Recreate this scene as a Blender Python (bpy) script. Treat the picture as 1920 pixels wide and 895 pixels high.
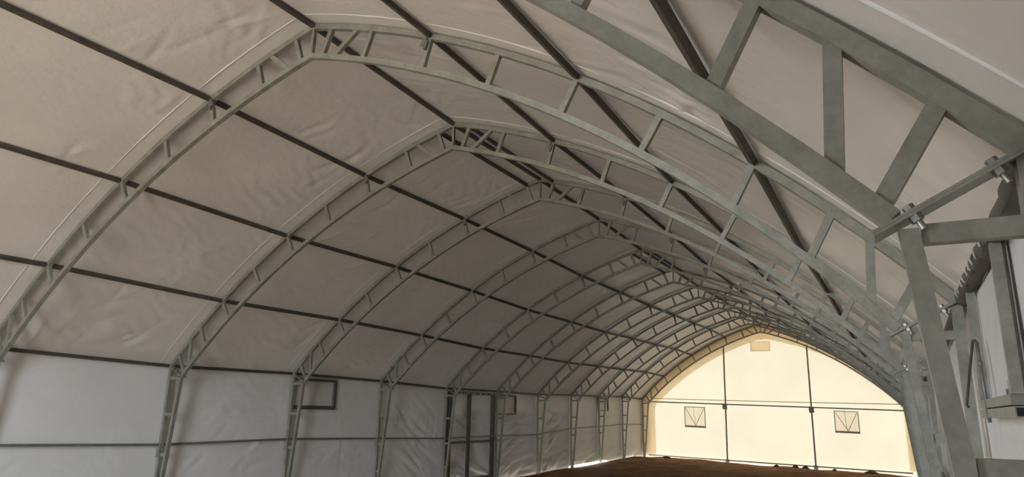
import bpy, math, random
import numpy as np
from mathutils import Vector, Matrix

# ------------------------------------------------------------------ clear
for o in list(bpy.data.objects):
    bpy.data.objects.remove(o)
scene = bpy.context.scene
COL = scene.collection
random.seed(7)
rng = np.random.default_rng(11)

# ------------------------------------------------------------------ camera
F_PX = 1291.5
CAM = Vector((5.6041, -5.2058, 2.1305))
yaw, pitch, roll = -0.50745, 0.24438, 0.02083
fw = Vector((math.sin(yaw) * math.cos(pitch), math.cos(yaw) * math.cos(pitch), math.sin(pitch)))
rt = fw.cross(Vector((0, 0, 1))).normalized()
up = rt.cross(fw)
r2 = math.cos(roll) * rt + math.sin(roll) * up
u2 = -math.sin(roll) * rt + math.cos(roll) * up
cam_data = bpy.data.cameras.new('camera')
cam_data.sensor_fit = 'HORIZONTAL'
cam_data.sensor_width = 36.0
cam_data.lens = F_PX * 36.0 / 1920.0
cam_data.clip_start = 0.02
cam_data.clip_end = 600
cam = bpy.data.objects.new('camera', cam_data)
M = Matrix((r2, u2, -fw)).transposed().to_4x4()
M.translation = CAM
cam.matrix_world = M
COL.objects.link(cam)
scene.camera = cam

# ------------------------------------------------------------------ world, sun, exposure
SKY_STRENGTH = 7.0
SUN_STRENGTH = 9.0
w = bpy.data.worlds.new('sky')
scene.world = w
w.use_nodes = True
bg = w.node_tree.nodes['Background']
bg.inputs['Color'].default_value = (0.725, 0.88, 1.06, 1)
bg.inputs['Strength'].default_value = SKY_STRENGTH

sun_d = bpy.data.lights.new('sun', 'SUN')
sun_d.energy = SUN_STRENGTH
sun_d.angle = math.radians(2.0)
sun_d.color = (1.0, 0.94, 0.82)
sun = bpy.data.objects.new('sun', sun_d)
sdir = Vector((-0.42, 1.0, 0.86)).normalized()          # towards the sun, outside the far gable
sun.rotation_euler = sdir.to_track_quat('Z', 'Y').to_euler()
sun.location = (0, 45, 30)
COL.objects.link(sun)

S = 2.969                     # spacing of the trusses
Y_FRONT = -2 * S              # open front of the tent, behind the camera
Y_END = 10 * S
OPEN_X0, OPEN_X1, OPEN_Z = -1.5, 1.0, 5.0
# sky portal in the doorway of the front gable: guides the daylight that enters there
pd = bpy.data.lights.new('doorway_daylight', 'AREA')
pd.shape = 'RECTANGLE'
pd.size = OPEN_X1 - OPEN_X0
pd.size_y = OPEN_Z + 0.4
pd.cycles.is_portal = True
po = bpy.data.objects.new('doorway_daylight', pd)
po.location = ((OPEN_X0 + OPEN_X1) / 2, Y_FRONT - 0.05, (OPEN_Z - 0.4) / 2)
po.rotation_euler = (math.radians(90), 0, 0)   # local -Z -> +Y
COL.objects.link(po)

vs = scene.view_settings
vs.view_transform = 'Standard'
vs.look = 'None'
vs.exposure = 1.62
vs.gamma = 1.0
vs.use_curve_mapping = False

# ------------------------------------------------------------------ materials
def mat(name):
    m = bpy.data.materials.new(name)
    m.use_nodes = True
    nt = m.node_tree
    nt.nodes.clear()
    out = nt.nodes.new('ShaderNodeOutputMaterial')
    return m, nt, out

def N(nt, t, **kw):
    n = nt.nodes.new(t)
    for k, v in kw.items():
        if k.startswith('i_'):
            n.inputs[k[2:].replace('_', ' ')].default_value = v
        else:
            setattr(n, k, v)
    return n

def ramp(nt, fac, stops):
    r = nt.nodes.new('ShaderNodeValToRGB')
    els = r.color_ramp.elements
    els[0].position, els[0].color = stops[0][0], (*stops[0][1], 1)
    els[1].position, els[1].color = stops[-1][0], (*stops[-1][1], 1)
    for p, c in stops[1:-1]:
        e = els.new(p)
        e.color = (*c, 1)
    nt.links.new(fac, r.inputs['Fac'])
    return r.outputs['Color']

def math_node(nt, op, a, b):
    m = nt.nodes.new('ShaderNodeMath')
    m.operation = op
    for i, v in enumerate((a, b)):
        if isinstance(v, (int, float)):
            m.inputs[i].default_value = v
        else:
            nt.links.new(v, m.inputs[i])
    return m.outputs[0]

def fabric_bump(nt, strength, fold=1.0):
    """crinkled PVC sheet: patches of sharp creases over fine unevenness"""
    tc = N(nt, 'ShaderNodeTexCoord')
    mp = N(nt, 'ShaderNodeMapping')
    nt.links.new(tc.outputs['Object'], mp.inputs['Vector'])
    mp.inputs['Scale'].default_value = (1.0, 0.75, 1.0)
    ridge = N(nt, 'ShaderNodeTexNoise', noise_type='RIDGED_MULTIFRACTAL', i_Scale=2.4, i_Detail=3.0, i_Roughness=0.55, i_Distortion=0.4)
    nt.links.new(mp.outputs[0], ridge.inputs['Vector'])
    patch = N(nt, 'ShaderNodeTexNoise', i_Scale=0.75, i_Detail=2.0)
    nt.links.new(tc.outputs['Object'], patch.inputs['Vector'])
    pm = N(nt, 'ShaderNodeMapRange')
    pm.inputs['From Min'].default_value = 0.50
    pm.inputs['From Max'].default_value = 0.68
    nt.links.new(patch.outputs['Fac'], pm.inputs['Value'])
    pucker = N(nt, 'ShaderNodeTexWave', wave_type='BANDS', bands_direction='DIAGONAL', i_Scale=1.5, i_Distortion=9.0, i_Detail=2.0)
    pucker.inputs['Detail Scale'].default_value = 0.8
    nt.links.new(tc.outputs['Object'], pucker.inputs['Vector'])
    fine = N(nt, 'ShaderNodeTexNoise', i_Scale=7.0, i_Detail=3.0)
    nt.links.new(tc.outputs['Object'], fine.inputs['Vector'])
    a = math_node(nt, 'MULTIPLY', ridge.outputs['Fac'], pm.outputs[0])
    b = math_node(nt, 'MULTIPLY', pucker.outputs['Fac'], pm.outputs[0])
    b = math_node(nt, 'MULTIPLY', b, 0.22 * fold)
    s = math_node(nt, 'ADD', a, b)
    c = math_node(nt, 'MULTIPLY', fine.outputs['Fac'], 0.25)
    s = math_node(nt, 'ADD', s, c)
    bp = N(nt, 'ShaderNodeBump')
    bp.inputs['Strength'].default_value = strength
    bp.inputs['Distance'].default_value = 0.045
    nt.links.new(s, bp.inputs['Height'])
    return bp.outputs['Normal'], tc

def fabric_mat(name, col, rough, bump, trans=0.0015):
    m, nt, out = mat(name)
    b = N(nt, 'ShaderNodeBsdfPrincipled')
    nrm, tc = fabric_bump(nt, bump)
    n = N(nt, 'ShaderNodeTexNoise', i_Scale=0.9, i_Detail=5.0)
    nt.links.new(tc.outputs['Object'], n.inputs['Vector'])
    d = tuple(c * 0.90 for c in col)
    c = ramp(nt, n.outputs['Fac'], [(0.3, d), (0.65, col)])
    nt.links.new(c, b.inputs['Base Color'])
    b.inputs['Roughness'].default_value = rough
    b.inputs['Specular IOR Level'].default_value = 0.5
    nt.links.new(nrm, b.inputs['Normal'])
    # heavy coated cloth still passes a trace of daylight
    tr = N(nt, 'ShaderNodeBsdfTranslucent')
    tr.inputs['Color'].default_value = (0.95, 0.88, 0.78, 1)
    mx = N(nt, 'ShaderNodeMixShader')
    mx.inputs[0].default_value = trans
    nt.links.new(b.outputs[0], mx.inputs[1])
    nt.links.new(tr.outputs[0], mx.inputs[2])
    nt.links.new(mx.outputs[0], out.inputs[0])
    return m

def sheet_mat(name, col, trans, bump=0.15):
    """white tarpaulin that lets daylight through"""
    m, nt, out = mat(name)
    nrm, tc = fabric_bump(nt, bump)
    n = N(nt, 'ShaderNodeTexNoise', i_Scale=0.55, i_Detail=4.0)
    nt.links.new(tc.outputs['Object'], n.inputs['Vector'])
    c = ramp(nt, n.outputs['Fac'], [(0.3, tuple(x * 0.93 for x in col)), (0.7, col)])
    df = N(nt, 'ShaderNodeBsdfDiffuse')
    tr = N(nt, 'ShaderNodeBsdfTranslucent')
    nt.links.new(c, df.inputs['Color'])
    nt.links.new(c, tr.inputs['Color'])
    nt.links.new(nrm, df.inputs['Normal'])
    nt.links.new(nrm, tr.inputs['Normal'])
    mx = N(nt, 'ShaderNodeMixShader')
    mx.inputs[0].default_value = trans
    nt.links.new(df.outputs[0], mx.inputs[1])
    nt.links.new(tr.outputs[0], mx.inputs[2])
    nt.links.new(mx.outputs[0], out.inputs[0])
    return m

def steel_mat(name, c0, c1, rough=0.45, metal=0.55, rust=0.0):
    m, nt, out = mat(name)
    b = N(nt, 'ShaderNodeBsdfPrincipled')
    tc = N(nt, 'ShaderNodeTexCoord')
    geo = N(nt, 'ShaderNodeNewGeometry')
    n1 = N(nt, 'ShaderNodeTexNoise', i_Scale=6.0, i_Detail=5.0, i_Roughness=0.65)
    n2 = N(nt, 'ShaderNodeTexNoise', i_Scale=40.0, i_Detail=3.0)
    n3 = N(nt, 'ShaderNodeTexNoise', i_Scale=9.0, i_Detail=6.0, i_Roughness=0.75)
    for n in (n1, n2, n3):
        nt.links.new(geo.outputs['Position'], n.inputs['Vector'])
    s = math_node(nt, 'ADD', math_node(nt, 'MULTIPLY', n1.outputs['Fac'], 0.75), math_node(nt, 'MULTIPLY', n2.outputs['Fac'], 0.25))
    c = ramp(nt, s, [(0.33, c0), (0.66, c1)])
    if rust > 0:
        rm = ramp(nt, n3.outputs['Fac'], [(0.66, (0, 0, 0)), (0.74, (rust, rust, rust))])
        mx = N(nt, 'ShaderNodeMix', data_type='RGBA')
        nt.links.new(rm, mx.inputs[0])
        nt.links.new(c, mx.inputs[6])
        mx.inputs[7].default_value = (0.14, 0.10, 0.06, 1)
        c = mx.outputs[2]
    nt.links.new(c, b.inputs['Base Color'])
    b.inputs['Metallic'].default_value = metal
    rr = N(nt, 'ShaderNodeMapRange')
    rr.inputs['To Min'].default_value = rough - 0.1
    rr.inputs['To Max'].default_value = rough + 0.15
    nt.links.new(n1.outputs['Fac'], rr.inputs['Value'])
    nt.links.new(rr.outputs[0], b.inputs['Roughness'])
    bp = N(nt, 'ShaderNodeBump')
    bp.inputs['Strength'].default_value = 0.12
    bp.inputs['Distance'].default_value = 0.002
    nt.links.new(n2.outputs['Fac'], bp.inputs['Height'])
    nt.links.new(bp.outputs[0], b.inputs['Normal'])
    nt.links.new(b.outputs[0], out.inputs[0])
    return m

def dirt_mat(name, cols, scale, bump):
    m, nt, out = mat(name)
    b = N(nt, 'ShaderNodeBsdfPrincipled')
    geo = N(nt, 'ShaderNodeNewGeometry')
    n1 = N(nt, 'ShaderNodeTexNoise', i_Scale=scale, i_Detail=8.0, i_Roughness=0.65)
    nt.links.new(geo.outputs['Position'], n1.inputs['Vector'])
    nt.links.new(ramp(nt, n1.outputs['Fac'], [(0.3, cols[0]), (0.5, cols[1]), (0.7, cols[2])]), b.inputs['Base Color'])
    b.inputs['Roughness'].default_value = 0.95
    b.inputs['Specular IOR Level'].default_value = 0.1
    n2 = N(nt, 'ShaderNodeTexNoise', i_Scale=18.0, i_Detail=6.0)
    nt.links.new(geo.outputs['Position'], n2.inputs['Vector'])
    bp = N(nt, 'ShaderNodeBump')
    bp.inputs['Strength'].default_value = bump
    bp.inputs['Distance'].default_value = 0.03
    nt.links.new(n2.outputs['Fac'], bp.inputs['Height'])
    nt.links.new(bp.outputs[0], b.inputs['Normal'])
    nt.links.new(b.outputs[0], out.inputs[0])
    return m

def plain_mat(name, col, rough=0.6, metal=0.0):
    m, nt, out = mat(name)
    b = N(nt, 'ShaderNodeBsdfPrincipled')
    geo = N(nt, 'ShaderNodeNewGeometry')
    n1 = N(nt, 'ShaderNodeTexNoise', i_Scale=14.0, i_Detail=4.0)
    nt.links.new(geo.outputs['Position'], n1.inputs['Vector'])
    nt.links.new(ramp(nt, n1.outputs['Fac'], [(0.3, tuple(x * 0.8 for x in col)), (0.7, col)]), b.inputs['Base Color'])
    b.inputs['Roughness'].default_value = rough
    b.inputs['Metallic'].default_value = metal
    nt.links.new(b.outputs[0], out.inputs[0])
    return m

M_ROOF = fabric_mat('roof_fabric', (0.64, 0.575, 0.505), 0.34, 0.95)
M_WALL = fabric_mat('wall_fabric', (0.69, 0.66, 0.615), 0.45, 0.7)
M_SEAM = fabric_mat('seam_fabric', (0.76, 0.73, 0.69), 0.4, 0.2)
M_END = sheet_mat('end_wall_sheet', (0.97, 0.85, 0.64), 0.047)
M_FLAP = sheet_mat('flap_sheet', (0.88, 0.78, 0.60), 0.5)
M_PATCH = sheet_mat('patch_sheet', (0.97, 0.90, 0.80), 0.93)
M_PANE = sheet_mat('pane_sheet', (0.94, 0.90, 0.85), 0.9, 0.05)
M_STEEL = steel_mat('galvanized_steel', (0.235, 0.23, 0.19), (0.39, 0.38, 0.325), 0.46, 0.38, 0.9)
M_PURLIN = steel_mat('dark_purlin_steel', (0.06, 0.05, 0.04), (0.12, 0.10, 0.085), 0.5, 0.3, 0.3)
M_GIRT = steel_mat('girt_steel', (0.15, 0.15, 0.135), (0.25, 0.25, 0.23), 0.45, 0.4, 0.4)
M_FRAME = steel_mat('dark_frame_steel', (0.07, 0.065, 0.055), (0.14, 0.13, 0.11), 0.5, 0.3, 0.2)
M_ENDRAIL = steel_mat('end_rail_steel', (0.42, 0.39, 0.31), (0.56, 0.53, 0.43), 0.6, 0.0, 0.2)
M_BOLT = steel_mat('zinc_bolt', (0.26, 0.27, 0.26), (0.42, 0.43, 0.41), 0.38, 0.8)
M_BLACK = plain_mat('painted_hollow_shade', (0.012, 0.012, 0.012), 0.9)
M_CORD = plain_mat('yellow_cord', (0.62, 0.42, 0.12), 0.8)
M_KNOT = plain_mat('laced_cloth', (0.50, 0.46, 0.40), 0.8)
M_WRAP = plain_mat('wrapped_cloth', (0.13, 0.115, 0.095), 0.7)
M_STICK = plain_mat('pale_timber', (0.50, 0.42, 0.33), 0.7)
M_INK = plain_mat('faded_print', (0.60, 0.48, 0.34), 0.8)
M_FLOOR = dirt_mat('dirt_floor', [(0.16, 0.080, 0.034), (0.26, 0.135, 0.060), (0.37, 0.20, 0.095)], 1.6, 0.6)
M_GROUND = dirt_mat('outdoor_ground', [(0.40, 0.33, 0.255), (0.48, 0.41, 0.32), (0.56, 0.49, 0.39)], 0.4, 0.4)
M_CLOD = dirt_mat('dirt_clod', [(0.07, 0.05, 0.03), (0.11, 0.08, 0.045), (0.16, 0.12, 0.07)], 12.0, 0.8)

# ------------------------------------------------------------------ mesh helpers
class MB:
    def __init__(self):
        self.v, self.f = [], []

    def quadbox(self, c0, c1):
        """two rings of equal length joined and capped"""
        b = len(self.v)
        n = len(c0)
        self.v += [tuple(p) for p in c0] + [tuple(p) for p in c1]
        for i in range(n):
            j = (i + 1) % n
            self.f.append((b + i, b + j, b + n + j, b + n + i))
        self.f.append(tuple(b + i for i in reversed(range(n))))
        self.f.append(tuple(b + n + i for i in range(n)))
        return self

    def beam(self, p0, p1, w, d, side=(0, 1, 0)):
        """rectangular bar from p0 to p1; d along side, w across"""
        p0, p1, side = Vector(p0), Vector(p1), Vector(side)
        t = (p1 - p0).normalized()
        side = (side - t * side.dot(t)).normalized()
        n = t.cross(side)
        offs = [n * (w / 2) * a + side * (d / 2) * b for a, b in ((-1, -1), (1, -1), (1, 1), (-1, 1))]
        return self.quadbox([p0 + o for o in offs], [p1 + o for o in offs])

    def box(self, x0, x1, y0, y1, z0, z1):
        return self.quadbox([(x0, y0, z0), (x1, y0, z0), (x1, y1, z0), (x0, y1, z0)],
                            [(x0, y0, z1), (x1, y0, z1), (x1, y1, z1), (x0, y1, z1)])

    def sweep(self, pts, nrms, w, d):
        """rect section swept along pts in the XZ plane (d along Y)"""
        b = len(self.v)
        for p, n in zip(pts, nrms):
            for a, c in ((-1, -1), (1, -1), (1, 1), (-1, 1)):
                self.v.append((p[0] + n[0] * a * w / 2, p[1] + c * d / 2, p[2] + n[2] * a * w / 2))
        for k in range(len(pts) - 1):
            for i in range(4):
                j = (i + 1) % 4
                self.f.append((b + 4 * k + i, b + 4 * k + j, b + 4 * k + 4 + j, b + 4 * k + 4 + i))
        self.f.append((b + 3, b + 2, b + 1, b))
        e = b + 4 * (len(pts) - 1)
        self.f.append((e, e + 1, e + 2, e + 3))
        return self

    def prism(self, p0, p1, r, n=6, r1=None, rot=0.0):
        p0, p1 = Vector(p0), Vector(p1)
        t = (p1 - p0).normalized()
        a = t.orthogonal().normalized()
        c = t.cross(a)
        r1 = r if r1 is None else r1
        an = [2 * math.pi * i / n + rot for i in range(n)]
        return self.quadbox([p0 + (a * math.cos(q) + c * math.sin(q)) * r for q in an],
                            [p1 + (a * math.cos(q) + c * math.sin(q)) * r1 for q in an])

    def pipe(self, pts, r, n=8):
        b = len(self.v)
        pts = [Vector(p) for p in pts]
        a = None
        for i, p in enumerate(pts):
            t = (pts[min(i + 1, len(pts) - 1)] - pts[max(i - 1, 0)]).normalized()
            a = t.orthogonal().normalized() if a is None else (a - t * a.dot(t)).normalized()
            c = t.cross(a)
            rr = r[i] if hasattr(r, '__len__') else r
            for k in range(n):
                q = 2 * math.pi * k / n
                self.v.append(tuple(p + (a * math.cos(q) + c * math.sin(q)) * rr))
        for i in range(len(pts) - 1):
            for k in range(n):
                j = (k + 1) % n
                self.f.append((b + i * n + k, b + i * n + j, b + i * n + n + j, b + i * n + n + k))
        self.f.append(tuple(b + k for k in reversed(range(n))))
        e = b + (len(pts) - 1) * n
        self.f.append(tuple(e + k for k in range(n)))
        return self

    def mesh(self, name, m, smooth=False):
        me = bpy.data.meshes.new(name)
        me.from_pydata(self.v, [], self.f)
        me.materials.append(m)
        if smooth:
            me.polygons.foreach_set('use_smooth', [True] * len(me.polygons))
        me.update()
        return me

    def build(self, name, m, parent=None, smooth=False):
        o = bpy.data.objects.new(name, self.mesh(name, m, smooth))
        COL.objects.link(o)
        o.parent = parent
        return o

def grid_obj(name, V, m, parent=None):
    """V: array (a, b, 3) -> smooth grid"""
    a, b = V.shape[:2]
    idx = np.arange(a * b).reshape(a, b)
    q = np.stack([idx[:-1, :-1], idx[1:, :-1], idx[1:, 1:], idx[:-1, 1:]], -1).reshape(-1, 4)
    me = bpy.data.meshes.new(name)
    me.vertices.add(a * b)
    me.vertices.foreach_set('co', V.reshape(-1).astype(np.float32))
    me.loops.add(q.size)
    me.loops.foreach_set('vertex_index', q.reshape(-1).astype(np.int32))
    me.polygons.add(len(q))
    me.polygons.foreach_set('loop_start', np.arange(0, q.size, 4, dtype=np.int32))
    me.polygons.foreach_set('use_smooth', np.ones(len(q), dtype=bool))
    me.materials.append(m)
    me.update(calc_edges=True)
    me.validate()
    o = bpy.data.objects.new(name, me)
    COL.objects.link(o)
    o.parent = parent
    return o

def empty(name, loc=(0, 0, 0)):
    o = bpy.data.objects.new(name, None)
    o.empty_display_size = 0.2
    COL.objects.link(o)
    o.location = loc
    return o

def tag(o, label=None, cat=None, group=None, kind=None):
    if label: o['label'] = label
    if cat: o['category'] = cat
    if group: o['group'] = group
    if kind: o['kind'] = kind
    return o

def copy_tree(o, parent=None):
    c = o.copy()
    COL.objects.link(c)
    c.parent = parent
    for ch in o.children:
        copy_tree(ch, c)
    return c

# ------------------------------------------------------------------ the arch profile
R, TH0, HR = 12.3, math.radians(14.5), 6.38           # outer chord centre line
DEPTH = 0.365
CX, CZ = -R * math.sin(TH0), HR - R * math.cos(TH0)

def arc(x, d=0.0):
    """point and outward normal on the right half of the arch, d inside the outer chord"""
    r = R - d
    s = (x - CX) / r
    c = math.sqrt(1 - s * s)
    return Vector((x, 0, CZ + r * c)), Vector((s, 0, c))

XE = 5.975                                              # outer chord at the eave
XI = 5.635                                              # inner chord at the eave
ZE = arc(XE)[0].z
ZI = arc(XI, DEPTH)[0].z
DZ = {-3: .065, -2: .065, -1: .065, 0: .075, 1: -.004, 2: .02, 3: -.006, 4: -.078, 5: -.068, 6: -.081, 7: -.029, 8: .005, 9: .07, 10: .03, 11: .03}
_ny = np.array(sorted(DZ)) * S
_nz = np.array([DZ[k] for k in sorted(DZ)])
def dzy(y):
    return np.interp(y, _ny, _nz)
def floor_z(x, y=30.0):
    e = min(max((y - 19.0) / 8.0, 0.0), 1.0)
    return -0.05 + 0.085 * e - (0.16 + 0.12 * e) * (x + 6.0) / 12.0

# ------------------------------------------------------------------ setting: ground, floor
g = MB()
g.v = [(-150, -150, -0.42), (150, -150, -0.42), (150, 150, -0.42), (-150, 150, -0.42)]
g.f = [(0, 1, 2, 3)]
tag(g.build('ground', M_GROUND), 'sunlit sandy ground outside the tent', 'ground', kind='structure')

fx = np.linspace(-6.0, 6.0, 81)
fy = np.concatenate([np.linspace(Y_FRONT - 0.3, 15, 90), np.linspace(15.2, Y_END + 0.06, 100)])
FX, FY = np.meshgrid(fx, fy, indexing='ij')
FE = np.clip((FY - 19.0) / 8.0, 0, 1)
FZ = -0.05 + 0.085 * FE - (0.16 + 0.12 * FE) * (FX + 6) / 12
for k in range(26):
    a, b, ph = rng.uniform(-2.2, 2.2), rng.uniform(-2.2, 2.2), rng.uniform(0, 6.28)
    FZ += 0.006 * np.sin(a * FX + b * FY + ph)
# earth heaped against the left end corner
FZ += 0.07 * np.exp(-(((FX + 5.6) / 0.9) ** 2 + ((FY - 28.0) / 1.3) ** 2))
FZ += 0.06 * np.exp(-(((FX + 4.9) / 1.0) ** 2 + ((FY - 26.3) / 0.8) ** 2))
edge = np.clip((FY - (Y_END - 0.5)) / 0.5, 0, 1)
FZ += edge * 0.03 * np.sin(FX * 2.3 + 0.6) * np.sin(FX * 0.9)
grid_obj('floor', np.stack([FX, FY, FZ], -1), M_FLOOR)
tag(bpy.data.objects['floor'], 'bare brown earth floor of the tent', 'floor', kind='structure')

# ------------------------------------------------------------------ setting: roof membrane
PURLIN_X = [0.0, 1.70, 3.35, 4.80, XE]
OFF = 0.048

def arc_np(x, d=0.0):
    r = R - d
    s = (np.abs(x) - CX) / r
    c = np.sqrt(1 - s * s)
    return CZ + r * c, np.sign(x) * s, c

def creases(U, V, n_patch, umin, umax, vmin, vmax, seed, wmin=0.03, wmax=0.055, amp=0.021):
    """patches of parallel creases, metres in U, V"""
    g = np.random.default_rng(seed)
    H = np.zeros_like(U)
    us, vs_ = U[:, 0], V[0, :]
    for _ in range(n_patch):
        cu, cv = g.uniform(umin, umax), g.uniform(vmin, vmax)
        th = g.normal(0.5, 0.5)
        for k in range(g.integers(3, 9)):
            pu, pv = cu + g.normal(0, 0.28), cv + g.normal(0, 0.28)
            t = th + g.normal(0, 0.22)
            L, wd, am = g.uniform(0.12, 0.4), g.uniform(wmin, wmax), g.uniform(0.35, 1) * amp * g.choice([-1, 1, 1])
            i0, i1 = np.searchsorted(us, [pu - 0.9, pu + 0.9])
            j0, j1 = np.searchsorted(vs_, [pv - 0.9, pv + 0.9])
            if i1 <= i0 or j1 <= j0:
                continue
            du, dv = U[i0:i1, j0:j1] - pu, V[i0:i1, j0:j1] - pv
            a = du * math.cos(t) + dv * math.sin(t)
            b = -du * math.sin(t) + dv * math.cos(t) + 0.25 * a * a
            H[i0:i1, j0:j1] += am * np.exp(-(a / L) ** 2) * np.exp(-(b / wd) ** 2)
    return H

YR = np.concatenate([np.arange(Y_FRONT, -3.6, 0.1), np.arange(-3.6, 12, 0.036), np.arange(12, Y_END + 0.66, 0.07)])  # far overhang is lengthened to shade the rim of the end gable
XR = []
xs = [0.0]
while xs[-1] < XE + 0.03:
    p, n = arc(min(xs[-1], 6.0))
    xs.append(xs[-1] + 0.042 * n.z)
xs[-1] = XE + 0.08
XR = np.concatenate([-np.array(xs[::-1]), np.array(xs[1:])])
X2, Y2 = np.meshgrid(XR, YR, indexing='ij')
Z2, NX, NZ = arc_np(X2)
NX = np.where(np.abs(X2) < 1e-6, 0, NX)
# arc length coordinate
U1 = np.sign(XR) * (np.arcsin((np.abs(XR) - CX) / R) - TH0) * R
U2 = np.repeat(U1[:, None], len(YR), 1)
pu = np.array([(math.asin((x - CX) / R) - TH0) * R for x in PURLIN_X])
# pillowing between trusses and purlins
tv = np.abs(np.sin(np.pi * Y2 / S))
seg = np.clip(np.searchsorted(pu, np.abs(U2)) - 1, 0, 3)
tu = np.clip((np.abs(U2) - pu[seg]) / (pu[seg + 1] - pu[seg]), 0, 1)
tu = np.sin(np.pi * tu)
D = 0.012 * tv ** 0.7 * tu ** 0.6
D += 0.004 * np.sin(1.7 * U2 + 0.8 * Y2) * tv + 0.003 * np.sin(2.9 * Y2 - 1.3 * U2 + 1) * tv
D += creases(U2, Y2, 210, -7.2, 7.2, -3.0, 28, 5) * np.minimum(1, 3 * tv) * np.minimum(1, 4 * tu)
# tension folds that run off the trusses near the ridge in the far bays
for k in range(120):
    yy = rng.uniform(8, 29); uu = rng.uniform(-7, 1.5); sl = rng.uniform(-0.5, 0.5); wd = rng.uniform(0.04, 0.09)
    D += 0.007 * np.exp(-((U2 - uu + sl * (Y2 - yy)) / wd) ** 2) * np.exp(-((Y2 - yy) / 0.6) ** 2) * tv
DZ2 = dzy(Y2)
V = np.stack([X2 + NX * (OFF + D), Y2, Z2 + NZ * (OFF + D) + DZ2], -1)
roof = grid_obj('ceiling', V, M_ROOF)
tag(roof, 'grey-white tarpaulin roof stretched over the trusses', 'roof', kind='structure')

# welded seams beside every truss
for n in range(-1, 11):
    for hw, yo in ((0.011, -0.215),):
        y = n * S + yo
        prof = np.concatenate([-np.linspace(XE, 0.02, 60), np.linspace(0.02, XE, 60)])
        z, nx, nz = arc_np(prof)
        rows = []
        tv_s = abs(math.sin(math.pi * y / S)) ** 0.7
        for oy, oo in ((-hw, 0.002), (-hw * 0.4, 0.014), (hw * 0.4, 0.014), (hw, 0.002)):
            u = (np.arcsin((np.abs(prof) - CX) / R) - TH0) * R
            off = OFF - oo + 0.010
            rows.append(np.stack([prof + nx * off, np.full_like(prof, y + oy), z + nz * off + dzy(y)], -1))
        grid_obj('seam_strip', np.stack(rows), M_SEAM, roof)

# ------------------------------------------------------------------ setting: side walls
XW = XE + 0.075
ZTOP = arc(XE + 0.08)[0].z + 0.075

def side_wall(side):
    ys = np.concatenate([np.arange(Y_FRONT, -3.2, 0.12), np.arange(-3.2, 20, 0.045), np.arange(20, Y_END + 0.36, 0.07)])
    t = np.linspace(0, 1, 76)
    T, Y = np.meshgrid(t, ys, indexing='ij')
    base = np.array([floor_z(side * 6, y) for y in ys]) - 0.05
    if side < 0:                                   # the sheet hangs clear of the ground in two bays
        gap = np.clip((ys - 6.95 * S) / 0.15, 0, 1) * np.clip((8.55 * S - ys) / 0.9, 0, 1)
        base = base + gap * 0.13
        gap2 = np.clip((ys - 5.0 * S) / 0.2, 0, 1) * np.clip((6.1 * S - ys) / 0.2, 0, 1)
        base = base + gap2 * 0.015
    ztop = ZTOP + dzy(ys)
    Z = base[None, :] * (1 - T) + ztop[None, :] * T
    tv = np.abs(np.sin(np.pi * Y / S))
    tz = np.sin(np.pi * np.clip(T, 0, 1))
    D = 0.012 * tv ** 0.7 * tz
    D += creases(Z, Y, 60, 0.2, 2.6, -3.0, 28, 9 + (side > 0), amp=0.015) * np.minimum(1, 3 * tv)
    if side < 0:
        # slack diagonal and level folds in the bays around the framed door
        g = np.random.default_rng(3)
        for k in range(300):
            bay = g.choice([3, 3, 4, 4, 5, 5, 5, 6, 6, 6, 7, 7, 8, 9])
            y0 = (bay + g.uniform(0.12, 0.95)) * S
            z0 = g.uniform(0.1, 2.0) if bay > 3 else g.uniform(0.4, 2.2)
            if bay == 3:
                sl = g.normal(-0.75, 0.15)
            elif bay == 4:
                sl = g.normal(-0.35, 0.15)
            else:
                sl = g.normal(0.22, 0.16)
            L, wd, am = g.uniform(0.25, 0.8), g.uniform(0.04, 0.085), g.uniform(0.3, 1.0) * (0.05 if bay == 3 else 0.075 if bay < 7 else 0.04)
            j0, j1 = np.searchsorted(ys, [y0 - 1.6, y0 + 1.6])
            yy, zz = Y[:, j0:j1] - y0, Z[:, j0:j1] - z0
            c, s = math.cos(math.atan(sl)), math.sin(math.atan(sl))
            a, b = yy * c + zz * s, -yy * s + zz * c
            D[:, j0:j1] += am * np.exp(-(a / L) ** 2) * np.exp(-((b + 0.12 * a * a) / wd) ** 2) * tv[:, j0:j1]
    Xw = side * (XW + D)
    return np.stack([Xw, Y, Z], -1)

wl = grid_obj('wall_left', side_wall(-1), M_WALL)
tag(wl, 'off-white fabric side wall on the left', 'wall', kind='structure')
wr = grid_obj('wall_right', side_wall(1), M_WALL)
tag(wr, 'off-white fabric side wall close to the camera on the right', 'wall', kind='structure')

# ------------------------------------------------------------------ setting: gable walls
def gable_z(x, d=0.0):
    return arc(abs(x), 0)[0].z

def gable(name, y, zbot, m, xs):
    mb = MB()
    b = []
    for x in xs:
        ztop = gable_z(min(abs(x), XE)) + 0.085 + float(dzy(y))
        col = []
        zb = zbot(x)
        for k in range(13):
            mb.v.append((x, y, zb + (ztop - zb) * k / 12))
            col.append(len(mb.v) - 1)
        b.append(col)
    for i in range(len(b) - 1):
        for k in range(12):
            mb.f.append((b[i][k], b[i + 1][k], b[i + 1][k + 1], b[i][k + 1]))
    return mb.build(name, m, smooth=True)

Y_GABLE = Y_END + 0.16
ge = gable('wall_end', Y_GABLE, lambda x: floor_z(x) - 0.10, M_END, np.linspace(-XW, XW, 81))
tag(ge, 'cream translucent gable wall glowing with sunlight at the far end', 'wall', kind='structure')
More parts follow.
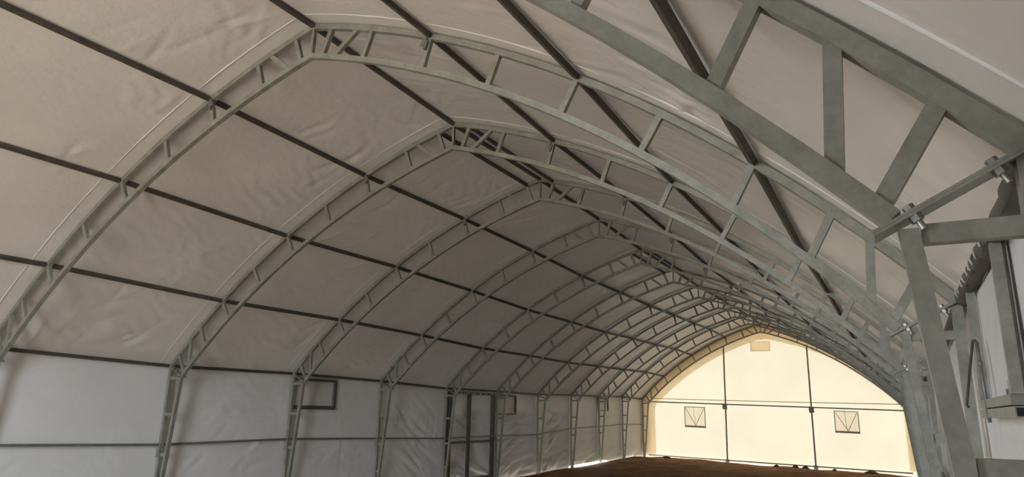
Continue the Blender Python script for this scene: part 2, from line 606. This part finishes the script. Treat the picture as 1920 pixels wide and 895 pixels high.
# hem of the roof sheet folded over the outside of the gable: a second layer along the edge
hem = MB()
path = []
for z in np.linspace(floor_z(-6) - 0.1, 2.35, 14):
    path.append((Vector((-XW, 0, z)), Vector((-XW + 0.66, 0, z))))
for x in np.linspace(-XE, 0, 40):
    p, n = arc(abs(x)); n = Vector((-n.x, 0, n.z)); p = Vector((x, 0, p.z + 0.03))
    q = p - n * 0.68
    q.x = min(max(q.x, -XW + 0.66), 0.0)
    q.z = min(q.z, HR - 0.72) if abs(x) < 0.2 else q.z
    path.append((p, q))
left = path
right = [(Vector((-a.x, 0, a.z)), Vector((-b.x * 1.0, 0, b.z))) for a, b in reversed(path[:-1])]
right = [(a, a + (b - a) * (1.0 - 0.38 * min(1.0, a.x / 3.0))) for a, b in right]
dze = float(dzy(Y_END))
for a, b in left + right:
    hem.v.append((a.x, Y_GABLE + 0.035, a.z + dze)); hem.v.append((b.x, Y_GABLE + 0.035, b.z + dze))
for i in range(len(left + right) - 1):
    hem.f.append((2 * i, 2 * i + 2, 2 * i + 3, 2 * i + 1))
hem.build('hem', M_FLAP, ge)
fold = MB()  # unseen extra layer, added to darken the outer edge of the gable
allp = left + right
for a, b in allp:
    c = a + (b - a) * 0.5
    fold.v.append((a.x, Y_GABLE + 0.10, a.z + dze)); fold.v.append((c.x, Y_GABLE + 0.10, c.z + dze))
for i in range(len(allp) - 1):
    fold.f.append((2 * i, 2 * i + 2, 2 * i + 3, 2 * i + 1))
fold.build('edge_shade_strip', M_FLAP, ge)

def front_bot(x):
    return OPEN_Z if OPEN_X0 < x < OPEN_X1 else floor_z(x) - 0.1
eps = 1e-3
fxs = sorted(list(np.linspace(-XW, XW, 41)) + [OPEN_X0 - eps, OPEN_X0 + eps, OPEN_X1 - eps, OPEN_X1 + eps])
# above the doorway the arch limits the opening on the right
def front_bot(x):
    if OPEN_X0 < x < OPEN_X1:
        return min(OPEN_Z, gable_z(min(abs(x), XE)) - 0.25)
    return floor_z(x) - 0.1
gf = gable('wall_front', Y_FRONT, front_bot, M_WALL, fxs)
tag(gf, 'off-white fabric gable with a wide open doorway behind the camera', 'wall', kind='structure')

# ------------------------------------------------------------------ truss frames
CH, CD = 0.062, 0.062          # chord section
SW, SD = 0.056, 0.046          # strut section

def flip(p, s):
    return Vector((p[0] * s, p[1], p[2]))

def chord_pts(x0, x1, d, s, n=26):
    pts, nr = [], []
    for x in np.linspace(x0, x1, n):
        p, q = arc(float(x), d)
        pts.append(flip(p, s)); nr.append(flip(q, s))
    return pts, nr

STRUTS = [(0.29, 0.16), (0.90, 0.78), (1.70, 1.60), (2.53, 2.40), (3.35, 3.18), (4.10, 3.91), (4.80, 4.62), (5.31, 5.13), (5.80, 5.60)]
DIAGS = [(0.69, 0.34), (5.53, 5.49)]
RUNGS = [2.575, 1.94, 1.25, 0.60]

def make_frame():
    root = empty('truss_frame')
    # apex
    po_, _ = arc(0.0); pi_, _ = arc(0.0, DEPTH)
    MB().beam(pi_, po_, 0.03, SD).build('strut', M_STEEL, root)
    for s in (-1, 1):
        pts, nr = chord_pts(0.0, XE + 0.005, 0, s)
        nr[0] = Vector((0, 0, 1.03))
        MB().sweep(pts, nr, CH, CD).build('outer_chord', M_STEEL, root)
        pts, nr = chord_pts(0.0, XI, DEPTH, s)
        nr[0] = Vector((0, 0, 1.03))
        MB().sweep(pts, nr, CH, CD).build('inner_chord', M_STEEL, root)
        for xo, xi in STRUTS:
            a, na = arc(xo); b, nb = arc(xi, DEPTH)
            MB().beam(flip(a - na * CH * 0.1, s), flip(b + nb * CH * 0.1, s), SW, SD).build('strut', M_STEEL, root)
        for xo, xi in DIAGS:
            a, na = arc(xo); b, nb = arc(xi, DEPTH)
            MB().beam(flip(a - na * CH * 0.1, s), flip(b + nb * CH * 0.1, s), SW, SD).build('diagonal_strut', M_STEEL, root)
        # bolted flange between arch and column
        a, b = Vector((XE + 0.045, 0, ZE + 0.012)), Vector((XI - 0.055, 0, ZI - 0.045))
        dirp = (a - b).normalized()
        upn = Vector((-dirp.z, 0, dirp.x))
        pl = MB()
        for k in (-0.0044, 0.0044):
            pl.beam(flip(b + upn * k, s), flip(a + upn * k, s), 0.0082, 0.10)
        plate = pl.build('flange_plate', M_STEEL, root)
        for t in (0.24, 0.72):
            for yy in (-0.012,):
                c = b + (a - b) * t
                c.y = yy - 0.02
                bo = MB()
                bo.prism(flip(c + upn * 0.0086, s), flip(c + upn * 0.024, s), 0.017, 6)
                bo.prism(flip(c - upn * 0.0086, s), flip(c - upn * 0.029, s), 0.019, 6)
                bo.prism(flip(c - upn * 0.029, s), flip(c - upn * 0.055, s), 0.0095, 10)
                bo.build('bolt', M_BOLT, plate)
        # column
        zb = floor_z(s * 6.0, 15.0) - 0.02
        xo = XE
        def xin(z):
            return XI + 0.033 + (ZI - z) * 0.092
        pts = [Vector((s * xo, 0, zb)), Vector((s * xo, 0, ZE - 0.018))]
        MB().sweep(pts, [Vector((s, 0, 0))] * 2, CH, CD).build('column_outer_chord', M_STEEL, root)
        zt = ZI - 0.035
        pts = [Vector((s * xin(zb), 0, zb)), Vector((s * xin(zt), 0, zt))]
        MB().sweep(pts, [Vector((s, 0, 0))] * 2, 0.053, 0.066).build('column_inner_chord', M_STEEL, root)
        for z in RUNGS:
            MB().beam((s * (xin(z) + 0.03), 0, z), (s * (xo - 0.03), 0, z), 0.056, SD).build('rung', M_STEEL, root)
        MB().box(min(s * (xo + .08), s * (xin(zb) - .1)), max(s * (xo + .08), s * (xin(zb) - .1)), -0.09, 0.09, zb, zb + 0.012).build('base_plate', M_STEEL, root)
        # cleats that hold the purlins and the wall girt
        p, n = arc(1.70)
        t = Vector((n.z, 0, -n.x))
        c = p - n * 0.05 - t * 0.03
        MB().beam(flip(c + Vector((0, -0.05, 0)) + n * 0.03, s), flip(c + Vector((0, -0.05, 0)) - n * 0.085, s), 0.045, 0.008).beam(
            flip(c + Vector((0, -0.028, 0)) - n * 0.02 + t * 0.04, s), flip(c + Vector((0, -0.028, 0)) - n * 0.11 + t * 0.04, s), 0.03, 0.05).build('purlin_cleat', M_GIRT, root)
        gz = 1.405
        MB().box(min(s * (xo - .035), s * (xo + .035)), max(s * (xo - .035), s * (xo + .035)), -0.052, -0.028, gz - 0.20, gz + 0.03).build('girt_cleat', M_STEEL, root)
    return root

ordinal = ['nearest', 'second nearest', 'third nearest', 'fourth nearest', 'fifth nearest', 'sixth nearest',
           'seventh nearest', 'fifth from the far end', 'fourth from the far end', 'third from the far end', 'next to last', 'last']
LAB = {
    -1: 'nearest galvanized truss, its right arm and bolted column crossing the upper right corner',
    0: 'second nearest galvanized truss, its apex near the top edge left of centre',
    1: 'third nearest galvanized truss, the nearest one whose left column is in view',
    2: 'fourth nearest galvanized truss, its left column beside the large dark wall window',
    3: 'fifth nearest galvanized truss, between the dark wall window and the framed side door',
    4: 'sixth nearest galvanized truss, at the near jamb of the framed side door',
    5: 'seventh nearest galvanized truss, at the far jamb of the framed side door',
    6: 'fifth steel truss counted from the bright end wall',
    7: 'fourth steel truss counted from the bright end wall, by the gap of light underneath',
    8: 'third steel truss counted from the bright end wall',
    9: 'second steel truss counted from the bright end wall',
    10: 'last steel truss, standing directly against the bright end wall',
}
proto = make_frame()
for i, n in enumerate(range(-1, 11)):
    o = proto if i == 0 else copy_tree(proto)
    o.location = (0, n * S, DZ[n])
    tag(o, LAB[n], 'roof truss', 'arched steel trusses along the tent')

# ------------------------------------------------------------------ purlins and girts
def bay_line(name, label, fn, w, d, m, n0=-2, n1=10, cat='purlin', group='lengthwise purlins under the roof', side=(0, 0, 1), gap=0.0, parts='tube'):
    """one tube per bay along Y, following the trusses; fn(n) -> (x, z) at truss n"""
    r = empty(name, (fn(n0)[0], n0 * S, fn(n0)[1]))
    for k in range(n0, n1):
        a, b = fn(k), fn(k + 1)
        p0, p1 = Vector((a[0], k * S + gap, a[1])), Vector((b[0], (k + 1) * S - gap, b[1]))
        o = MB().beam(p0, p1, w, d, side=side).build(parts, m, r)
        o.matrix_parent_inverse = Matrix.Translation(r.location).inverted()
    tag(r, label, cat, group)
    return r

words = {1.70: 'first', 3.35: 'second', 4.80: 'third'}
for x in (0.0, 1.70, 3.35, 4.80):
    for s in ((1,) if x == 0 else (-1, 1)):
        p, nn = arc(x)
        q = p + nn * 0.004
        nv = Vector((nn.x * s, 0, nn.z)) if x else Vector((0, 0, 1))
        lab = 'dark steel purlin running along the very ridge of the roof' if x == 0 else \
            'dark steel purlin, %s one down from the ridge on the %s slope' % (words[x], 'left' if s < 0 else 'right')
        bay_line('roof_purlin', lab, lambda n, q=q, s=s: (q.x * s, q.z + DZ[n] + (0.012 if q.x == 0 else 0)), 0.052, 0.05, M_PURLIN, side=nv, gap=CD / 2 + 0.002)
# doubled purlins flanking the ridge in two bays
for (k, tx) in ((1, 'between third and fourth nearest trusses'), (4, 'between sixth and seventh nearest trusses')):
    for s in (-1, 1):
        p, nn = arc(0.27)
        bay_line('ridge_brace', 'short dark tube just %s of the ridge purlin %s' % ('left' if s < 0 else 'right', tx),
                 lambda n, p=p, s=s: (p.x * s, p.z + DZ[n] + 0.0), 0.05, 0.05, M_PURLIN, k, k + 1, cat='brace', group='short tubes beside the ridge',
                 side=(nn.x * s, 0, nn.z), gap=CD / 2 + 0.002)
for s in (-1, 1):
    bay_line('eave_purlin', 'dark steel eave purlin where the roof meets the %s wall' % ('left' if s < 0 else 'right'),
             lambda n, s=s: (s * (XE + 0.03), ZE - 0.005 + DZ[n]), 0.06, 0.055, M_PURLIN, gap=CD / 2 + 0.002, group='eave purlins')
    gz = 1.415
    bay_line('wall_girt', 'thin steel girt running half way up the %s wall' % ('left' if s < 0 else 'right'),
             lambda n, s=s: (s * (XE + 0.005), gz + DZ[n] + (0.012 * n if n > 6 else 0) - (0.03 if n in (3, 4, 5, 6) else 0)), 0.045, 0.04, M_GIRT, gap=CD / 2 + 0.002, cat='girt', group='wall girts')

# ------------------------------------------------------------------ windows in the left wall
def wall_window(name, n, y0, y1, z0, z1, label, m=M_FRAME, side=-1, t=0.05, bt=0.085):
    x = XW * side
    r = empty(name, (x, (y0 + y1) / 2, z0))
    def add(mb, nm, mm):
        o = mb.build(nm, mm, r)
        o.matrix_parent_inverse = Matrix.Translation(r.location).inverted()
        return o
    xi = x - side * 0.012
    add(MB().box(min(xi, xi - side * .05), max(xi, xi - side * .05), y0, y1, z0, z0 + bt), 'bottom_rail', m)
    add(MB().box(min(xi, xi - side * .04), max(xi, xi - side * .04), y0, y1, z1 - 0.06, z1), 'top_rail', m)
    for ya in (y0, y1 - t):
        add(MB().box(min(xi, xi - side * .045), max(xi, xi - side * .045), ya, ya + t, z0 + bt, z1 - 0.06), 'jamb', m)
    add(MB().box(min(xi, xi - side * .02), max(xi, xi - side * .02), y1 - t - 0.05, y1 - t - 0.035, z0 + 0.10, z1 - 0.06), 'inner_bead', M_GIRT)
    add(MB().box(min(xi, xi - side * .008), max(xi, xi - side * .008), y0 + t, y1 - t, z0 + bt, z1 - 0.06), 'pane', M_WALL)
    tag(r, label, 'window', kind='structure')
    return r

wall_window('window_1', 2, 2 * S + 0.02, 2.47 * S, 2.055, 2.735, 'dark framed window flap under the eave beside the fourth nearest truss')
wall_window('window_2', 5, 5 * S + 0.05, 5.46 * S, 1.985, 2.63, 'thin framed window flap under the eave just past the side door', M_FRAME, t=0.03, bt=0.035)
wall_window('window_3', 8, 8 * S + 0.05, 8.40 * S, 2.18, 2.74, 'small far window flap under the left eave near the end wall', M_FRAME, t=0.03, bt=0.035)

# ------------------------------------------------------------------ framed side door in the left wall
yd0, ydm, yd1 = 4.07 * S, 4.45 * S, 4.95 * S
dr = empty('door_1', (-XW, (yd0 + yd1) / 2, 0.0))
def dpart(mb, nm, m=M_FRAME):
    o = mb.build(nm, m, dr)
    o.matrix_parent_inverse = Matrix.Translation(dr.location).inverted()
    return o
xa, xb = -XW + 0.01, -XW + 0.075
dzd = -0.07
for y, wd in ((yd0, 0.07), (yd0 + 0.12, 0.05), (yd1 - 0.10, 0.09), (yd1, 0.07)):
    dpart(MB().box(xa, xb, y - wd / 2, y + wd / 2, 0.04, 2.60), 'jamb')
for y in (ydm - 0.045, ydm + 0.045):
    dpart(MB().box(xa, xb - .01, y - 0.028, y + 0.028, 0.05, 2.58), 'leaf_stile')
dpart(MB().box(xa, xb + .002, yd0 - 0.03, yd1 + 0.03, 2.575, 2.645), 'door_header')
for y0_, y1_ in ((yd0 + 0.15, ydm - 0.075), (ydm + 0.075, yd1 - 0.15)):
    dpart(MB().box(xa, xb - .01, y0_, y1_, 1.14, 1.20), 'middle_rail')
    dpart(MB().box(xa, xb - .01, y0_, y1_, 0.08, 0.14), 'bottom_rail')
for k in range(7):
    yy = yd0 + 0.2 + k * 0.36
    L = random.uniform(0.06, 0.16)
    dpart(MB().beam((xb + 0.006, yy, 2.61 + random.uniform(-.012, .012)), (xb + 0.006, yy + L, 2.61 + random.uniform(-.012, .012)), 0.028, 0.006, side=(1, 0, 0)), 'white_strip', M_SEAM)
tag(dr, 'dark double door frame with centre posts set in the left wall', 'door', kind='structure')

# ------------------------------------------------------------------ end wall framing
YP = Y_END + 0.115
def rail_z(x, zl, zr):
    return zl + (zr - zl) * (x + 5.7) / 11.4
for x0, lab in ((-1.90, 'left one of the two tall thin posts standing before the glowing end wall'), (1.97, 'right one of the two tall thin posts standing before the glowing end wall')):
    ztop = gable_z(abs(x0)) - 0.30
    zb = floor_z(x0)
    r = empty('end_post', (x0, YP, zb))
    def epart(mb, nm, m=M_ENDRAIL):
        o = mb.build(nm, m, r)
        o.matrix_parent_inverse = Matrix.Translation(r.location).inverted()
    epart(MB().beam((x0 + (0.09 if x0 < 0 else 0.02), YP, ztop), (x0, YP, zb), 0.07, 0.05), 'shaft')
    zr_ = rail_z(x0, 2.70, 2.45)
    epart(MB().box(x0 - 0.10, x0 + 0.12, YP - 0.045, YP - 0.027, zr_ - 0.24, zr_ - 0.0), 'joint_plate')
    zl_ = rail_z(x0, 0.10, -0.12)
    epart(MB().box(x0 - 0.085, x0 + 0.10, YP - 0.045, YP - 0.027, zl_ - 0.18, zl_ + 0.05), 'base_plate')
    tag(r, lab, 'post', 'posts of the end wall')
for nm, zl, zr, lab, tk in (('end_rail', 2.70, 2.45, 'upper horizontal rail across the end wall just above its two windows', 0.062), ('end_rail', 0.10, -0.12, 'lower horizontal rail across the end wall just above the ground', 0.062)):
    tag(MB().beam((-5.75, YP - 0.012, rail_z(-5.75, zl, zr)), (5.75, YP - 0.012, rail_z(5.75, zl, zr)), tk, 0.03).build(nm, M_ENDRAIL), lab, 'rail', 'rails of the end wall')
cpts = [(x, YP + 0.02, 2.862 + (2.72 - 2.862) * (x + 5.4) / 10.8 - 0.02 * math.sin(math.pi * (x + 5.4) / 10.8)) for x in np.linspace(-5.4, 5.6, 24)]
tag(MB().pipe(cpts, 0.017, 6).build('cord', M_CORD, smooth=True), 'thin yellowish cord stretched across the end wall above the upper rail', 'cord')

def gable_window(name, x0, x1, z0, z1, tilt, label):
    y = Y_GABLE - 0.03
    r = empty(name, ((x0 + x1) / 2, y, z0))
    def add(mb, nm, m):
        o = mb.build(nm, m, r)
        o.matrix_parent_inverse = Matrix.Translation(r.location).inverted()
    sh = lambda x: tilt * (x - x0)
    P = lambda x, z: Vector((x, y, z + sh(x)))
    m = M_ENDRAIL
    add(MB().beam(P(x0, z1), P(x1, z1), 0.035, 0.03), 'top_rail', m)
    add(MB().beam(P(x0, z0 + .04), P(x1, z0 + .04), 0.085, 0.05), 'bottom_rail', m)
    for x in (x0 + 0.02, x1 - 0.02):
        add(MB().beam(P(x, z0 + .09), P(x, z1 - .025), 0.034, 0.03), 'jamb', m)
    xm = (x0 + x1) / 2 + 0.03
    add(MB().beam(P(x0 + .06, z1 - .05), P(xm, z0 + .10), 0.025, 0.012), 'brace', m)
    add(MB().beam(P(x1 - .06, z1 - .05), P(xm, z0 + .10), 0.025, 0.012), 'brace', m)
    wob = 0.05 if x0 < 0 else 0.0
    add(MB().pipe([P(xm - 0.08, z1 + 0.05) + Vector((0, -.02, 0)), P(xm - 0.07, z0 + .55) + Vector((0, -.02, 0)), P(xm - 0.06 + wob, z0 + .45) + Vector((0, -.02, 0)), P(xm - .03, z0 + .10) + Vector((0, -.02, 0))], 0.010, 6), 'pull_cord', m)
    pm = MB()
    pm.v = [tuple(P(x0 + .04, z0 + .08) + Vector((0, 0.008, 0))), tuple(P(x1 - .04, z0 + .08) + Vector((0, 0.008, 0))), tuple(P(x1 - .04, z1 - .02) + Vector((0, 0.008, 0))), tuple(P(x0 + .04, z1 - .02) + Vector((0, 0.008, 0)))]
    pm.f = [(0, 1, 2, 3)]
    add(pm, 'pane', M_PANE)
    tag(r, label, 'window', kind='structure')
gable_window('window_4', -3.88, -2.85, 1.50, 2.47, -0.02, 'square braced window in the end wall left of both posts')
gable_window('window_5', 2.89, 3.89, 1.45, 2.39, -0.02, 'square braced window in the end wall right of both posts')

# patch near the apex of the gable
pt = empty('fabric_patch', (-0.08, Y_GABLE - 0.02, 5.13))
def ppart(mb, nm, m):
    o = mb.build(nm, m, pt)
    o.matrix_parent_inverse = Matrix.Translation(pt.location).inverted()
ppart(MB().box(-0.53, 0.36, Y_GABLE - 0.022, Y_GABLE - 0.016, 5.14, 5.61), 'sheet', M_PATCH)
for x in (-0.535, 0.345):
    ppart(MB().box(x, x + 0.02, Y_GABLE - 0.028, Y_GABLE - 0.023, 5.13, 5.61), 'edge_strip', M_INK)
ppart(MB().box(-0.53, 0.36, Y_GABLE - 0.028, Y_GABLE - 0.023, 5.128, 5.148), 'edge_strip', M_INK)
tag(pt, 'pale pinkish rectangular fabric patch near the peak of the end wall', 'patch')

# ------------------------------------------------------------------ near right wall: window frame, lacing, crank
wn = empty('window_6', (XW, -1.25, 2.17))
def wpart(mb, nm, m=M_STEEL, sub=None):
    o = mb.build(nm, m, sub or wn)
    if sub is None:
        o.matrix_parent_inverse = Matrix.Translation(wn.location).inverted()
    return o
xi = XW - 0.012
ya, yb, z0, z1 = -1.92, -0.56, 2.142, 2.82
wpart(MB().box(5.985, 6.03, yb - 0.045, yb, z0 + 0.09, z1 + 0.02), 'jamb')
wpart(MB().box(5.982, 6.022, ya + 0.03, ya + 0.075, z0 + 0.09, z1 + 0.02), 'jamb')
wpart(MB().box(6.024, 6.034, ya + 0.05, ya + 0.075, z0 + 0.09, z1 + 0.02), 'inner_bead', M_GIRT)
wpart(MB().box(5.98, 6.03, ya, -0.60, z0, z0 + 0.042), 'bottom_rail')
wpart(MB().box(5.98, 6.03, ya + 0.08, -0.60, z0 + 0.048, z0 + 0.09), 'bottom_rail')
wpart(MB().box(5.985, 6.025, ya - 0.004, ya + 0.003, z0 + 0.005, z0 + 0.037), 'rail_mouth_shade', M_BLACK)  # black plate paints the shade inside the open tube end
wpart(MB().box(xi - 0.002, xi + 0.004, ya + 0.05, yb - 0.02, z0 + 0.05, z1), 'pane', M_WALL)
bo = MB()
bo.prism((5.99, ya + 0.115, z0 + 0.09), (5.99, ya + 0.115, z0 + 0.105), 0.014, 6)
bo.prism((5.99, ya + 0.115, z0 + 0.105), (5.99, ya + 0.115, z0 + 0.145), 0.007, 8)
bo.prism((5.99, ya + 0.16, z0 + 0.09), (5.99, ya + 0.16, z0 + 0.112), 0.012, 6)
wpart(bo, 'bolt', M_BOLT)
tag(wn, 'steel framed window flap in the near right wall', 'window', kind='structure')

# gathered cloth and lacing round the near right eave purlin
lc = empty('eave_lacing', (XE, -1.5, ZE))
pts, rad = [], []
for k in range(60):
    y = -2.93 + k * (2.88 / 59)
    pts.append((XE + 0.028 + 0.004 * math.sin(k * 1.3), y, ZE + 0.070 + 0.004 * math.sin(k * 0.9)))
    rad.append(0.041 + 0.003 * math.sin(k * 1.7) + 0.003 * random.uniform(-1, 1))
o = MB().pipe(pts, rad, 12).build('gathered_sleeve', M_WRAP, lc, smooth=True)
o.matrix_parent_inverse = Matrix.Translation(lc.location).inverted()
for k in range(9):
    y = -1.75 + k * 0.175 + random.uniform(-.03, .03)
    ring = []
    tw = random.uniform(-0.03, 0.03)
    for q in range(9):
        an = math.radians(110 + q * 13)
        rr = 0.046 + random.uniform(-.003, .006)
        ring.append((XE + 0.028 + rr * math.cos(an), y + tw * (q - 4) / 4, ZE + 0.068 + rr * math.sin(an)))
    o = MB().pipe(ring, 0.0065, 6).build('lace_loop', M_KNOT, lc, smooth=True)
    o.matrix_parent_inverse = Matrix.Translation(lc.location).inverted()
tag(lc, 'gathered dark cloth laced with pale loops round the near right eave purlin', 'lacing')

ck = empty('crank_rod', (5.985, -0.9, 2.12))
def cpart(mb, nm, m=M_GIRT):
    o = mb.build(nm, m, ck, smooth=True)
    o.matrix_parent_inverse = Matrix.Translation(ck.location).inverted()
cpart(MB().pipe([(5.985, -0.81, 2.53), (5.985, -0.91, 2.12)], 0.0085, 8), 'tube', M_GIRT)
cpart(MB().pipe([(5.985, -0.835, 2.43), (5.985, -0.842, 2.40)], 0.013, 8), 'collar')
cpart(MB().pipe([(5.985, -0.81, 2.525), (5.978, -0.805, 2.54), (5.970, -0.80, 2.54), (5.966, -0.79, 2.52), (5.922, -0.55, 2.215), (5.922, -0.55, 2.205), (5.928, -0.56, 2.198)], 0.007, 8), 'handle', M_PURLIN)
tag(ck, 'bent steel crank rod hanging beside the second nearest right column', 'crank')

# ------------------------------------------------------------------ things on the ground
def clod(x, y, sx, sz, label, seed):
    g = random.Random(seed)
    mb = MB()
    rows, seg = 6, 12
    for i in range(rows + 1):
        ph = (math.pi / 2) * i / rows
        for k in range(seg):
            an = 2 * math.pi * k / seg
            rr = math.cos(ph) * (1 + g.uniform(-.22, .22))
            mb.v.append((sx * rr * math.cos(an), sx * 0.6 * rr * math.sin(an), sz * math.sin(ph) * (1 + g.uniform(-.2, .2)) - 0.02))
    for i in range(rows):
        for k in range(seg):
            j = (k + 1) % seg
            mb.f.append((i * seg + k, i * seg + j, (i + 1) * seg + j, (i + 1) * seg + k))
    mb.f.append(tuple(rows * seg + k for k in range(seg)))
    o = mb.build('dirt_clod', M_CLOD, smooth=False)
    o.location = (x, y, floor_z(x) + 0.0)
    tag(o, label, 'clod', 'earth clods along the foot of the end wall')
clod(-4.75, Y_END - 0.30, 0.26, 0.10, 'flat dark earth clod at the foot of the end wall, leftmost', 1)
clod(0.35, Y_END - 0.25, 0.12, 0.10, 'small earth clod at the end wall midway between the two posts', 2)
clod(1.15, Y_END - 0.25, 0.14, 0.15, 'pointed earth clod touching the lower rail left of the right post', 3)
clod(1.58, Y_END - 0.28, 0.17, 0.13, 'rounded earth clod right against the foot of the right post', 4)
clod(2.75, Y_END - 0.25, 0.11, 0.10, 'small earth clod just right of the right post', 5)
clod(4.20, Y_END - 0.30, 0.30, 0.14, 'wide dark earth clod at the right end of the end wall', 6)

st = MB().beam((-5.3, 24.6, 0), (-4.85, 26.4, 0.0), 0.05, 0.03, side=(0, 0, 1)).build('timber_strip', M_STICK)
st.location = (0, 0, floor_z(-5.1) + 0.05)
tag(st, 'pale thin strip of timber lying on the earth near the left end corner', 'timber')
